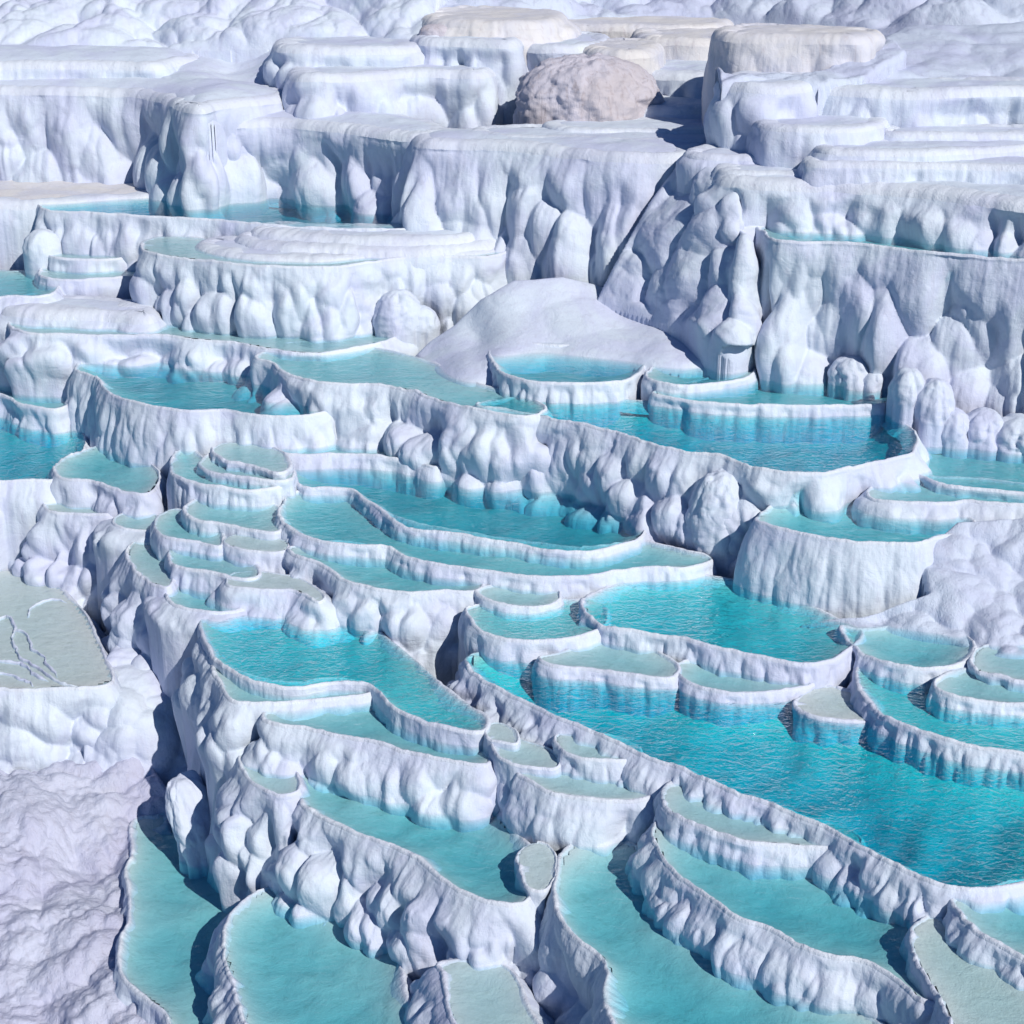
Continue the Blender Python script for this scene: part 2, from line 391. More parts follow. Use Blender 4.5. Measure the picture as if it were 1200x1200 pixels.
# centre
terrace('N2', '345,577 331,590 326,600 334,613 352,625 385,634 420,638 458,640 472,648 500,657 540,664 575,669 630,675 690,674 720,668 760,664 800,664', '835,655 800,648 760,640 735,640 700,646 640,642 560,630 500,620 460,606 430,586 395,570', 0.32,
        ['dz N3 0.35', 'N6 795 666 797 685 0.08', 'N4 600 673 602 690 0.1'], 'long teal ribbon of water between two curving white rims', bulge=0.15, h=1.6, ws=0.5)
terrace('N1', '338,552 345,564 362,571 385,571 412,573 424,583 442,594 462,610 490,619 530,624 565,630 600,634 650,643 690,645 722,638 746,630', '755,614 720,590 690,576 640,562 600,550 550,536 500,540 450,543 400,538 360,536', 0.55,
        ['N2 600 634 601 651 0.1'], 'broad smooth turquoise pool beneath the shadowed alcove of the long lobed wall', bulge=0.12, h=0.9, ws=0.4, wat='water')
terrace('N0', '316,520 330,530 360,532 400,531 450,534 490,540 512,546', '520,530 480,515 440,508 400,498 350,505', 0.146, ['N1 450 534 450 552 0.08'],
        'pale shelf of shallow water with white lip at the foot of the lobed wall', bulge=0.2, h=0.9, ws=0.6)
terrace('N6', '686,700 684,710 692,722 712,733 745,738 790,745 830,755 867,764 910,772 947,776 978,770 1000,756', '1010,742 980,730 950,716 905,700 860,685 800,678 740,685 705,692', 0.42,
        ['N8 867 764 867 790 0.1', 'N9 740 738 742 758 0.1'], 'wide teal pool with concentric ripples below the tall bright fluted wall', wat='ripple', bulge=0.15, h=1.4, ws=0.4)
terrace('N7', '1003,757 1014,765 1040,775 1072,781 1105,780 1130,774 1140,765', '1138,752 1110,738 1060,735 1010,738 985,735', 0.30, ['N11 1075 781 1080 802 0.08', 'dz N6 -0.02'],
        'oval green pool with bright white lip below the lumpy blue grey slope', bulge=0.12, h=0.8, ws=0.35)
terrace('N8', '794,777 797,790 812,801 843,810 880,812 915,809 945,803', '955,795 930,795 900,792 860,782 820,772', 0.219, ['B 850 811 850 826 0.08'],
        'crescent pool with smooth white lip wedged under the wide rippled teal pool', bulge=0.12, h=0.9, ws=0.4)
terrace('N9', '634,768 636,774 652,780 680,781 700,783 730,788 765,793 788,792', '795,780 770,766 735,752 700,752 660,764', 0.181, ['B 740 791 740 803 0.06'],
        'small green pool with rounded white nose above the biggest pool', bulge=0.15, h=0.9, ws=0.5)
terrace('N10', '931,822 938,830 955,838 985,842 1020,842', '1030,830 1010,815 980,806 950,808', 0.049, ['dz B 0.07'],
        'shallow sandy ledge with striped water beside the dark slanting rim', bulge=0.12, h=0.8, ws=0.5, bed='mud')
terrace('N11', '1004,800 1010,812 1024,827 1045,842 1080,856 1120,868 1160,876 1200,881 1270,890', '1270,828 1200,826 1160,826 1120,812 1095,795 1060,790 1030,778 1008,778', 0.35, ['B 1120 868 1120 890 0.08', 'dz N6 -0.25'],
        'dull green pool with dark notched slanting rim above the biggest pool', wat='ripple', bulge=0.15, h=1.1, ws=0.3)
terrace('N12', '1096,800 1102,808 1125,816 1167,820 1200,822 1270,824', '1270,798 1200,796 1160,792 1135,785 1110,788', 0.243, ['N11 1167 820 1167 834 0.06'],
        'narrow green pool with crumbly rim, second below the lumpy slope', bulge=0.12, h=0.7, ws=0.3)
terrace('N13', '1140,776 1150,785 1175,790 1200,796 1270,800', '1270,760 1200,758 1160,758 1144,764', 0.146, ['dz N12 0.12'],
        'shallow grey pool at the foot of the lumpy blue grey slope', bulge=0.08, h=0.5, ws=0.4)

# right centre
terrace('W2', '886,607 900,614 925,621 960,628 1000,634 1040,636 1078,636 1100,628 1130,624', '1140,612 1110,604 1060,598 1010,588 960,592 910,592', 0.48,
        ['N6 1000 635 1000 716 0.2'], 'mint green half moon pool above the tall bright fluted wall', bulge=0.5, lob=0.55, ws=0.35, hs=3.0, h=3.0)
terrace('W1', '560,474 600,480 640,487 680,496 715,504 760,517 800,526 845,533 868,541 900,549 947,554 985,550 1020,541 1050,536 1070,529', '1074,512 1058,498 1035,484 1000,482 930,480 860,478 790,476 740,472 700,466 640,470 600,464', 0.95,
        ['W2 947 553 947 604 0.15', 'N1 690 498 680 600 0.35'], 'deep blue turquoise pool with smooth sunlit lip and rounded white end', wat='ripple', bulge=0.9, lob=2.0, ws=1.0, hs=1.25, h=3.4, sig=0.5, rl=0.6, bed='deep')
terrace('W6', '300,418 318,424 335,436 365,445 400,449 440,449 480,455 510,465 540,474 580,482 615,486', '640,478 600,462 560,452 530,440 500,425 450,412 400,405 350,403 320,408', 0.195,
        ['N0 450 449 450 527 0.3', 'dz W1 0.12', 'M1 340 438 335 468 0.3'], 'shallow sage green pool along the crest of the long lobed wall', bulge=0.95, lob=2.1, ws=1.1, hs=1.3, h=3.0)
terrace('W3', '576,410 577,422 590,436 620,445 650,448 685,449 725,446 748,436 757,422', '752,408 710,403 650,402 600,404', 0.45, ['W1 685 449 690 475 0.1', 'W6 600 440 596 458 0.1'],
        'half moon teal pool ringed by a smooth curling white rim', bulge=0.15, h=1.3, ws=0.35, sig=0.3)
terrace('W7', '600,395 612,400 640,403 680,404 712,401 722,396', '715,388 680,385 630,386', 0.081, ['dz W3 0.18'],
        'thin shallow pool on the pale smooth mound above the half moon pool', bulge=0.15, h=0.6, ws=0.5)
terrace('W5', '765,458 790,464 830,470 880,473 935,474 990,473 1040,470', '1055,448 1000,424 940,418 890,424 850,440 800,450', 0.32, ['W1 935 474 935 485 0.05'],
        'green arc of water behind a thin white ridge under the shadowed cliff', bulge=0.1, h=0.8, ws=0.5)
terrace('W4', '757,440 775,448 800,451 840,447 872,441 884,434', '880,424 840,420 800,422 770,428', 0.219, ['W5 810 450 812 459 0.05'],
        'small sage pool with pale ridge beside the half moon pool', bulge=0.1, h=0.6, ws=0.5)
terrace('X1', '1068,548 1085,558 1110,567 1150,571 1200,576 1270,580', '1270,520 1200,512 1120,502 1080,505 1072,525', 0.30, ['dz X2 0.14'],
        'green pool beyond the rounded white end of the deep blue pool under the cliff', bulge=0.1, h=0.5, ws=0.5)
terrace('X2', '1016,575 1022,583 1050,588 1090,589 1130,586 1170,590 1270,594', '1270,572 1200,570 1150,564 1100,562 1060,558 1030,564', 0.219, ['W2 1085 589 1083 607 0.1', 'dz W1 -0.55'],
        'shallow green pool with wavy white rim, lower of two under the shadowed cliff', bulge=0.35, h=1.0, ws=0.6)

# upper left
terrace('K1', '12,376 18,385 45,390 110,391 150,391 200,392 230,396 270,399 300,404 335,410 380,412 430,404', '470,392 440,382 380,384 310,388 250,380 200,370 120,365 60,368 25,369', 0.081, ['M1 200 391 200 429 0.3', 'W6 400 410 402 418 0.05'],
        'shallow shelf of water over a wall of soft rounded lobes', bulge=0.65, lob=1.9, ws=1.1, hs=1.0, h=2.0)
terrace('K2', '10,352 14,360 50,364 90,365 130,366 172,370', '178,360 150,350 90,346 40,344', 0.0, ['K1 100 362 100 379 0.3'],
        'low rounded white ledge just below the small pale blue pool', 'travertine ledge', kind='dry', bulge=0.35, h=1.0, ws=1.0, lob=1.0)
terrace('K3', '-60,348 0,347 40,347 62,343', '70,332 50,322 0,318 -60,316', 0.22, ['K2 30 347 30 356 0.1'],
        'small pale blue pool among white ledges below the round tiered pools', bulge=0.3, h=1.6, ws=1.0)
terrace('K4', '46,318 52,324 75,327 120,326 158,322', '162,312 130,308 80,308 55,310', 0.081, ['K3 60 326 60 334 0.1'],
        'small round tiered pool, lower of two below the fluted drum wall', bulge=0.15, h=0.9, ws=0.6)
terrace('K5', '54,296 62,301 80,303 115,303 145,301 152,296', '150,290 120,288 80,286 60,288', 0.049, ['K4 112 303 112 317 0.05'],
        'small round tiered pool, upper of two below the fluted drum wall', bulge=0.1, h=0.7, ws=0.6)
terrace('J1', '166,283 168,291 185,297 215,301 240,304 270,308 310,311 360,312 405,311 432,306 470,302 520,300 570,299', '600,292 540,280 450,282 350,285 260,283 220,279 185,278', 0.065, ['K1 320 311 320 397 0.2'],
        'thin sheet of water on a big white block with dark cleft sides', bulge=0.7, lob=1.9, ws=0.9, hs=1.4, h=3.6)
terrace('J2', '234,284 245,292 290,300 340,303 385,303 430,299 500,297 560,295 592,288', '585,278 500,276 400,276 300,276 250,278', 0.05, ['J1 340 303 340 306.5 0.1'],
        'lowest thin white step below the upper turquoise pool', 'travertine step', kind='dry', bulge=0.12, h=0.6, ws=0.6, lob=0.6, group=None)
terrace('J3', '282,276 300,284 340,289 390,290 450,291 520,289 578,282', '570,272 480,270 380,268 310,270', 0.05, ['J2 400 290 400 298 0.1'],
        'middle thin white step below the upper turquoise pool', 'travertine step', kind='dry', bulge=0.12, h=0.6, ws=0.6, lob=0.6)
terrace('J4', '300,268 340,274 390,278 450,280 520,279 562,273', '560,264 480,264 390,262 320,260', 0.05, ['J3 400 278 400 286 0.1'],
        'highest thin white step below the upper turquoise pool', 'travertine step', kind='dry', bulge=0.12, h=0.5, ws=0.6, lob=0.6)
terrace('Y1', '46,238 60,246 110,249 160,252 215,255 262,258 320,263 400,267 470,268 520,267', '545,256 500,246 400,238 320,232 260,226 200,220 130,226 70,230', 0.75, ['K5 110 249 110 298 0.2', 'J4 400 267 400 273 0.15'],
        'upper turquoise pool stretched along the foot of the big cliffs', bulge=0.5, lob=1.4, ws=0.8, h=3.4, rl=0.6, sig=0.6, hs=1.6)
terrace('Y2', '-60,236 0,236 60,236 120,232 170,229 200,226', '215,216 150,210 70,208 0,206 -60,205', 0.0, ['dz Y1 0.08'],
        'flat dry crust of cream and rust flakes beside the upper turquoise pool', 'crust flat', kind='dry', top='cream', bulge=0.2, h=0.8, ws=1.4, lob=0.4)
terrace('Z1', '-70,103 0,103 75,104 140,105 175,108 200,114 230,124', '255,120 330,110 300,98 200,94 100,92 0,90 -70,90', 0.0, ['Y2 80 104 80 215 0.5', 'Y2 170 108 170 220 0.6'],
        'pale cliff of tall draped folds above the dry crust', 'flowstone cliff', kind='dry', bulge=0.8, lob=2.0, ws=1.4, hs=2.6, h=6.5, rise=0.6)
terrace('Z2', '212,134 222,141 255,142 290,141 330,141 370,144 410,148 460,154 498,157', '520,149 480,136 420,130 350,126 280,124 230,127', 0.0, ['Y1 330 138 330 233 0.6', 'Y1 420 147 420 242 0.6'],
        'blue shaded cliff of bulging folds standing in the upper turquoise pool', 'flowstone cliff', kind='dry', bulge=0.55, lob=2.2, ws=1.3, hs=2.2, h=6.0, rise=0.3)
terrace('Z3', '488,158 500,164 540,165 590,168 640,172 690,177 730,180 770,181 800,180 812,174', '825,167 780,162 720,159 660,156 600,153 540,151 505,152', 0.0, ['J1 620 170 615 298 0.6'],
        'tallest cliff with long vertical folds above the thin white steps', 'flowstone cliff', kind='dry', bulge=1.3, lob=2.1, ws=1.2, hs=2.8, h=8.5, rise=0.2)
terrace('Z5', '893,260 895,271 906,280 935,283 970,283 1000,285 1050,290 1100,296 1150,300 1200,304 1270,308', '1270,286 1200,284 1120,278 1050,272 1000,270 950,262 915,256', 0.28, ['X1 1130 298 1130 508 0.6', 'W5 960 281 955 440 0.6'],
        'green pool along the crest of the great shadowed cliff', bulge=1.0, lob=2.5, ws=1.25, hs=2.4, h=10.0, sig=1.0)
terrace('Z6', '846,200 852,207 885,211 930,213 1000,215 1055,219 1100,224 1150,230 1200,236 1270,242', '1270,222 1200,214 1120,210 1050,206 980,203 900,198 865,196', 0.0, ['Z5 1020 215 1020 276 0.5', 'Z5 1150 230 1150 288 0.5'],
        'blue tinted wall of rounded folds above the pool on the shadowed cliff', 'flowstone cliff', kind='dry', bulge=0.6, lob=2.0, ws=1.3, hs=1.5, h=3.6, rise=0.15)
# right shelves, near to far
sh = dict(cat='travertine shelf', kind='dry', lip=0.6, bulge=0.2, ws=0.9, lob=0.7)
terrace('R2', '842,194 850,200 870,202 910,203 960,205 1000,206 1018,203', '1030,198 1000,193 940,190 870,188', 0.0, ['Z6 960 205 960 210 0.1'], 'short rounded white shelf, lowest of the thin shelf stack', h=0.9, **sh)
terrace('R2b', '945,184 955,190 1010,191 1080,192 1140,193 1200,195 1270,198', '1270,182 1200,180 1120,180 1040,180 970,180', 0.0, ['Z6 1080 190 1080 213 0.15'], 'long dripping shelf just above the wall of rounded folds', h=1.6, **sh)
terrace('R3', '806,176 820,181 870,183 920,184 965,185 982,180', '990,176 960,173 900,171 840,170', 0.0, ['R2 900 184 900 194 0.1'], 'white shelf with square end in the thin shelf stack', h=1.0, **sh)
terrace('R3b', '958,168 968,175 1010,177 1050,177 1090,177 1150,174 1200,172 1270,170', '1270,160 1200,160 1120,162 1050,163 985,163', 0.0, ['R2b 1100 176 1100 188 0.1'], 'bright long shelf crossing the middle of the shelf stack', h=1.0, **sh)
terrace('R4', '888,138 896,146 925,149 965,150 1005,149 1030,144', '1034,138 1000,133 950,131 910,132', 0.0, ['R3b 1000 141 1000 160 0.1'], 'oval white shelf with smooth rounded front at the top of the stack', h=1.3, **sh)
terrace('R4b', '1036,150 1045,156 1120,157 1200,157 1270,158', '1270,149 1200,147 1120,146 1060,146', 0.0, ['R3b 1120 157 1120 166 0.1'], 'blue shaded dripping shelf at the foot of the far curtain wall', h=1.2, **sh)
terrace('R5', '555,154 600,160 660,162 720,164 780,165 830,164 880,161 905,153', '905,146 850,145 780,147 700,147 620,147 570,148', 0.0, ['Z3 720 164 720 170 0.3'], 'long low shelf on top of the tallest cliff', h=0.8, **sh)
terrace('R5b', '640,144 655,150 690,152 740,152 790,153 850,151 890,145', '892,138 840,137 760,138 690,139 655,140', 0.0, ['R5 740 152 740 157 0.2'], 'second low shelf on top of the tallest cliff, against the rust tinged dome', h=0.8, **sh)
terrace('R6', '940,94 948,100 1000,103 1050,105 1100,105 1150,104 1200,103 1270,102', '1270,91 1200,91 1120,91 1040,90 965,90', 0.0, ['R4b 1100 104 1100 148 0.3'],
        'far blue curtain wall with regular dripping folds', 'flowstone cliff', kind='dry', bulge=0.3, lob=1.6, ws=1.5, hs=3.0, h=4.0)
terrace('R7', '848,90 854,96 885,99 915,99 945,97 955,92', '950,87 930,84 890,82 862,85', 0.0, ['R4 900 94 900 134 0.4'], 'knobbly bluish outcrop beside the far curtain wall', 'flowstone outcrop', kind='dry', bulge=0.4, lob=1.8, ws=1.4, hs=2.0, h=3.0)
terrace('R8', '846,33 854,38 880,40 920,41 960,42 1000,43 1016,41', '1030,36 1000,32 940,29 880,28 860,30', 0.0, ['R7 920 41 925 85 0.3'],
        'far cream block with sheer sunlit face', 'flowstone block', kind='dry', mat='cream', bulge=0.25, lob=1.2, ws=1.8, hs=4.0, h=8.0)
# far left and centre
terrace('F1', '-70,73 0,73 50,73 90,73 140,73 180,74 200,70', '225,66 225,60 160,57 80,56 0,56 -70,56', 0.0, ['Z1 100 71 100 98 0.6'],
        'low pale wall of smooth rounded humps above the pale cliff', 'flowstone cliff', kind='dry', bulge=0.5, lob=1.6, ws=2.2, hs=3.0, h=3.0, rise=0.5)
terrace('F2', '346,80 354,87 400,87 440,85 480,83 530,83 560,84 574,80', '580,75 560,70 500,67 440,69 390,73 358,76', 0.0, ['Z2 460 80 460 131 1.0', 'R5 540 83 540 134 0.8'],
        'grey lavender terrace with pleated front and one sunlit rounded end', 'flowstone terrace', kind='dry', bulge=0.6, lob=1.8, ws=1.4, hs=3.0, h=5.0)
terrace('F3', '328,48 338,54 390,55 430,55 470,54 498,50', '505,45 470,41 400,42 345,43', 0.0, ['F2 420 52 420 78 0.8'],
        'lumpy lavender terrace behind the pleated one', 'flowstone terrace', kind='dry', bulge=0.5, lob=2.2, ws=1.5, hs=1.8, h=3.0)
terrace('F4', '488,38 494,44 530,46 560,47 600,48 608,43', '612,39 590,35 540,34 500,34', 0.0, ['F2 545 43 545 75 0.5'],
        'blue fluted terrace with pale flat top', 'flowstone terrace', kind='dry', bulge=0.35, lob=1.6, ws=1.3, hs=3.0, h=4.0)
terrace('F5', '610,44 622,52 650,54 680,53 705,48', '712,43 690,38 650,38 625,40', 0.0, ['Y 68'], 'small pale terrace behind the rust tinged dome', 'flowstone terrace', kind='dry', bulge=0.4, lob=1.6, ws=1.4, hs=2.0, h=4.0)
terrace('F6', '688,50 696,57 730,60 755,59 768,54', '770,49 740,45 705,46', 0.0, ['Y 66.5'], 'small cream drum behind the shoulder of the rust tinged dome', 'flowstone block', kind='dry', mat='cream', bulge=0.3, lob=1.0, ws=1.2, hs=3.0, h=4.0)
terrace('F7', '750,36 758,43 800,46 840,46 860,41', '865,36 820,32 770,32', 0.0, ['Y 71'], 'wide cream terrace beside the far cream block', 'flowstone block', kind='dry', mat='cream', bulge=0.3, lob=1.2, ws=1.5, hs=3.5, h=5.0)
terrace('F8', '745,74 752,82 800,86 840,86 856,80', '858,73 810,68 765,69', 0.0, ['R5b 800 81 800 122 0.5'], 'pale blue terrace with scalloped folds beside the rust tinged dome', 'flowstone terrace', kind='dry', bulge=0.4, lob=1.6, ws=1.4, hs=2.5, h=4.5)
terrace('F9', '735,114 745,122 770,125 810,125 862,122', '868,112 820,112 760,112', 0.0, ['R5b 800 123 800 137 0.2'], 'low pale step in front of the scalloped terrace', 'travertine step', kind='dry', bulge=0.4, lob=1.2, ws=1.2, hs=2.0, h=2.0)
terrace('F10', '640,20 655,27 720,29 800,30 845,27', '850,18 780,14 700,15 660,16', 0.0, ['Y 76'], 'thin far shelf with dark dripping streaks', 'travertine shelf', kind='dry', mat='cream', bulge=0.3, lob=1.4, ws=1.6, hs=2.5, h=4.0)
terrace('F11', '505,14 512,22 560,25 620,25 650,22', '655,14 600,9 540,8', 0.0, ['F4 560 19 560 38 0.6'], 'far tan ledge stained brown beside the rugged bluff', 'flowstone terrace', kind='dry', mat='cream', bulge=0.5, lob=1.8, ws=1.8, hs=2.0, h=4.0)

# ------------------------------------------------------------------ water levels: every rim stands above the water its wall runs into
def solve_levels():
    keys = list(T); ix = {k: i for i, k in enumerate(keys)}
    A, b = [], []
    def row(d, r, w):
        v = np.zeros(len(keys))
        for k, c in d: v[ix[k]] += c
        A.append(v * w); b.append(r * w)
    row([('P1', 1)], 0.0, 10)
    notes = []
    for k in keys:
        for c in T[k]['cons']:
            p = c.split()
            if p[0] == 'dz':
                row([(k, 1), (p[1], -1)], float(p[2]), 1.0)
            elif p[0] == 'Y':                               # stands this far ahead
                f = T[k]['front']; m_ = f[len(f) // 2]
                row([(k, slope(*m_))], CAMH * slope(*m_) + float(p[1]), 1.0 / abs(slope(*m_)))
            else:
                bl, xr, yr, xb, yb, bu = p[0], *map(float, p[1:])
                if T[k]['bulge'] > 0.3: bu = max(bu, 0.9 * T[k]['bulge'])
                sa, sb = slope(xr, yr), slope(xb, yb)       # forward distance = (z - CAMH) * slope
                w = 1.0 / abs(sa)
                row([(k, sa), (bl, -sb)], CAMH * (sa - sb) + bu, w)
                notes.append((k, bl, sa, sb, bu))
    z = np.linalg.lstsq(np.array(A), np.array(b), rcond=None)[0]
    Z = dict(zip(keys, z))
    for k, bl, sa, sb, bu in notes:
        gap = (Z[k] - CAMH) * sa - (Z[bl] - CAMH) * sb - bu
        T[k]['drop'] = max(T[k].get('drop', 0), Z[k] - Z[bl])
        if VERBOSE: print('%-4s over %-4s drop %.2f  misfit %.2f m' % (k, bl, Z[k] - Z[bl], gap))
    return Z
VERBOSE = False
Z = solve_levels()

def lobes3(x, y, z, seed=0):
    ix, iy, iz = np.floor(x), np.floor(y), np.floor(z)
    best = np.full(x.shape, 9.0)
    for a in (-1, 0, 1):
        for b in (-1, 0, 1):
            for c in (-1, 0, 1):
                cx, cy, cz = ix + a, iy + b, iz + c
                px = cx + 0.5 + (_hash(cx, cy, cz, seed) - 0.5) * 0.9
                py = cy + 0.5 + (_hash(cx, cy, cz, seed + 31) - 0.5) * 0.9
                pz = cz + 0.5 + (_hash(cx, cy, cz, seed + 57) - 0.5) * 0.9
                best = np.minimum(best, (x - px) ** 2 + (y - py) ** 2 + (z - pz) ** 2)
    return 1 - np.clip(best, 0, 1.3)
KIND_NAME = {'terrace pool': 'terrace_pool'}
OUT = []          # outlines for the terrain underneath
def root(name, x, y, z, label, cat, group=None):
    o = bpy.data.objects.new(name, None); C.objects.link(o)
    o.empty_display_size = 0.3
    o.location = (x, y, z)
    o['label'] = label; o['category'] = cat
    if group: o['group'] = group
    return o
def build(key, t):
    seed = zlib.crc32(key.encode()) % 9973
    z = Z[key]; dry = t.get('kind') == 'dry'
    front, rear = t['front'], t['rear']
    pp = spline(np.vstack([front, rear]), 10)
    nfront = (len(front) - 1) * 10 + 1
    wx, wy = place(pp[:, 0], pp[:, 1], z)
    raw = np.stack([wx, wy], 1)
    if not dry:                                             # the far shore runs on under the wall behind it
        m_ = len(raw) - nfront; a_ = np.arange(m_) / max(1, m_ - 1)
        pu = float(np.clip(0.16 * math.sqrt(abs(area(raw))) - 0.15, 0.0, 0.4)) * np.sin(np.pi * np.clip(a_ * 1.15 - 0.05, 0, 1)) ** 0.5
        raw[nfront:] += raw[nfront:] / np.hypot(*raw[nfront:].T)[:, None] * pu[:, None]
    fl, rl = raw[:nfront], raw[nfront:]
    D = float(np.median(np.hypot(fl[:, 0], fl[:, 1])))
    ds = 1.7 * D / FPX
    if area(raw) < 0: raw = raw[::-1]
    P, ds = resample(raw, ds)
    P = csmooth(P, 0.09 / ds)
    n = len(P)
    A = abs(area(P)); size = math.sqrt(A)
    ls = min(1.0, 0.35 + size / 3.0)                        # rim proportions follow the size of the pool
    if dry: ls *= 1.3 * t.get('lip', 1.0)
    # outward normals, smoothed
    tg = np.roll(P, -1, 0) - np.roll(P, 1, 0)
    nr = np.stack([tg[:, 1], -tg[:, 0]], 1); nr /= np.hypot(*nr.T)[:, None] + 1e-9
    bulge = t['bulge']
    nr = csmooth(nr, max(0.25, 0.5 * bulge) / ds); nr /= np.hypot(*nr.T)[:, None] + 1e-9
    to = -P / np.hypot(*P.T)[:, None]
    facing = (nr * to).sum(1)
    sh = int(np.argmin(csmooth(facing, 8))); P, nr, facing = [np.roll(a, -sh, 0) for a in (P, nr, facing)]
    s = np.arange(n) * ds
    lob = t.get('lob', 1.0); ws = t.get('ws', 0.6); hs = t.get('hs', 1.5)
    h = max(t.get('h', 1.0), t.get('drop', 0) + 0.3)
    hv = max(t.get('drop', h), 0.25)                        # drop that shows
    left = np.clip(-nr[:, 0], 0, 1)
    # scalloped crest
    sc1 = lobes(s / ws, np.full(n, 0.5), seed) - 0.6
    sc2 = lobes(s / (ws * 0.42), np.full(n, 0.5), seed + 3) - 0.6
    mod = np.clip(0.55 + 0.9 * fbm(s / 1.7, s * 0 + 7, seed=seed + 11, n=2), 0.05, 1.3) * (0.45 + 0.75 * left)
    sca = (0.10 * lob * ws * sc1 + 0.02 * ws * sc2) * min(1.0, 0.4 + hv) * mod + 0.03 * fbm(s * 0.8, s * 0, seed=seed + 12) * ls + 0.012 * fbm(s * 6, s * 0, seed=seed)
    crest = P + nr * sca[:, None]
    back = (1 - sstep(-0.45, -0.05, facing)) if not dry else 0 * s
    cz = z + ((0.05 if dry else 0.006 + 0.010 * ls)) * (1 - 1.1 * back) - (0 if dry else 0.03) * sstep(0.25, 0.6, fbm(s * 0.55, s * 0 + 21, seed=seed + 15, n=2)) + 0.02 * ls * fbm(s * 1.3, s * 0, seed=seed + 5) + (0.006 + 0.022 * left * mod) * fbm(s * 5, s * 0 + 3, seed=seed + 6)
    cx, cy = P.mean(0)
    name = KIND_NAME.get(t['cat'], t['cat'].replace(' ', '_'))
    R = root(name, cx, cy, z, t['label'], t['cat'], t.get('group'))
    org = np.array([cx, cy, z])
    rockm = M[t.get('mat', 'white')]; rimm = M['rim'] if t.get('mat', 'white') == 'white' else rockm
    gb = float(np.clip(size / 42, 2.2 * D / FPX, 0.6))
    # ---- rim: from under the water inside, over the crest, to the top of the wall
    if dry:
        prof = [(-0.9, -0.10), (-0.5, -0.015), (-0.25, 0.0), (-0.1, -0.015), (0.04, -0.06), (0.13, -0.14), (0.18, -0.24)]
    else:
        prof = [(-0.36, -0.32), (-0.20, -0.17), (-0.10, -0.075), (-0.05, -0.022), (-0.018, 0.0), (0.015, -0.004), (0.045, -0.03), (0.06, -0.075)]
    V = []
    lw = ls * np.clip(0.9 + 0.55 * fbm(s * 0.9, s * 0 + 11, seed=seed + 14, n=3), 0.35, 1.7)     # lip thick here, thin there
    for off, dz in prof:
        o_ = off * (lw if off < 0.02 else ls) * np.ones(n)
        if not dry and off < -0.15: o_ = np.minimum(o_, -gb * (2.4 if off < -0.3 else 1.3))
        o_ = o_[:, None]
        if not dry and off < -0.15: dz = -min(-dz, (t['depth'] + 0.06) if off < -0.3 else (0.6 * t['depth'] + 0.05))
        zz = cz + dz * (ls if dz < -0.05 else 1) + (0.006 * fbm(s * 9, s * 0 + off * 40, seed=seed + 9) if off < 0.05 else 0)
        V.append(np.column_stack([crest + nr * o_, zz]))
    topoff, topdz = prof[-1][0] * ls, prof[-1][1] * ls
    rv = np.vstack(V) - org
    mesh_obj('rim', rv, grid_faces(len(prof), n, True)[:, ::-1], rimm, R)
    # ---- wall: lobed curtain from the rim down past the next pool
    keep = facing > -0.5
    if keep.sum() > 3:
        pr = 2.0 * D / FPX
        nrow = int(np.clip(min(h, hv + 0.3) / pr, 5, 110))
        dd = np.concatenate([np.linspace(0, 1, nrow) ** 1.15 * min(h, hv + 0.3), [hv + 0.8, max(hv + 1.6, h + 0.4), max(hv + 1.6, h + 0.4) + 2.2]])
        S, Dp = np.meshgrid(s, dd)
        xq = np.clip(Dp / hv, 0, 1.3)
        out = bulge * np.where(xq < 1, xq * (1.8 - 0.8 * xq), 1 + 0.2 * (xq - 1))
        if bulge < 0: out = bulge * sstep(0.12, 0.42, xq) + 0.55 * sstep(0, 0.10, xq) + 1.6 * sstep(0.68, 1.08, xq)      # undercut, flaring at the foot
        a1 = min(0.42 * ws + 0.04, 0.40 * hv + 0.03) * lob
        X = crest[None, :, 0] + nr[None, :, 0] * (topoff + out)
        Y = crest[None, :, 1] + nr[None, :, 1] * (topoff + out)
        ZZ = cz[None, :] + topdz - Dp
        q1 = 0.35 * ws * fbm(X / ws, Y / ws, ZZ / hs, seed=seed + 21, n=2); q2 = 0.35 * ws * fbm(X / ws, Y / ws, ZZ / hs, seed=seed + 22, n=2)
        L1 = lobes3((X + q1) / ws, (Y + q2) / ws, ZZ / hs, seed + 1)
        L2 = lobes3((X + q1) / (ws * 0.42), (Y + q2) / (ws * 0.42), ZZ / (hs * 0.5), seed + 2)
        L3 = lobes3((X + q2) / (ws * 2.3), (Y + q1) / (ws * 2.3), ZZ / (hs * 2.0), seed + 4)
        fl_ = lobes(S / 0.13 + 0.5 * q1, Dp / 1.6, seed + 7)
        rmp = sstep(0, 0.40 * hv, Dp)
        disp = a1 * (L1 - 0.85) * (0.08 + 0.92 * rmp) + 0.16 * a1 * (L2 - 0.8) * (0.08 + 0.92 * rmp) * (0.4 + 0.6 * mod[None, :]) + 0.6 * a1 * (L3 - 0.85) * rmp
        disp += 0.012 * (fl_ - 0.6) * mod[None, :] + 0.014 * fbm(X * 3.1, Y * 3.1, ZZ * 2.2, seed=seed + 8) + 0.007 * fbm(X * 11, Y * 11, ZZ * 6, seed=seed + 9, n=2)
        disp *= sstep(0, 0.07, Dp)
        X = X + nr[None, :, 0] * disp
        Y = Y + nr[None, :, 1] * disp
        ZZ = ZZ + (0.25 + 0.7 * max(bulge, 0) / hv) * disp * sstep(0, 0.3 * hv, Dp)
        v = np.stack([X, Y, ZZ], -1).reshape(-1, 3) - org
        v, f = compact(v, grid_faces(len(dd), n, False, keep)[:, ::-1])
        mesh_obj('flowstone_wall', v, f, rockm, R)
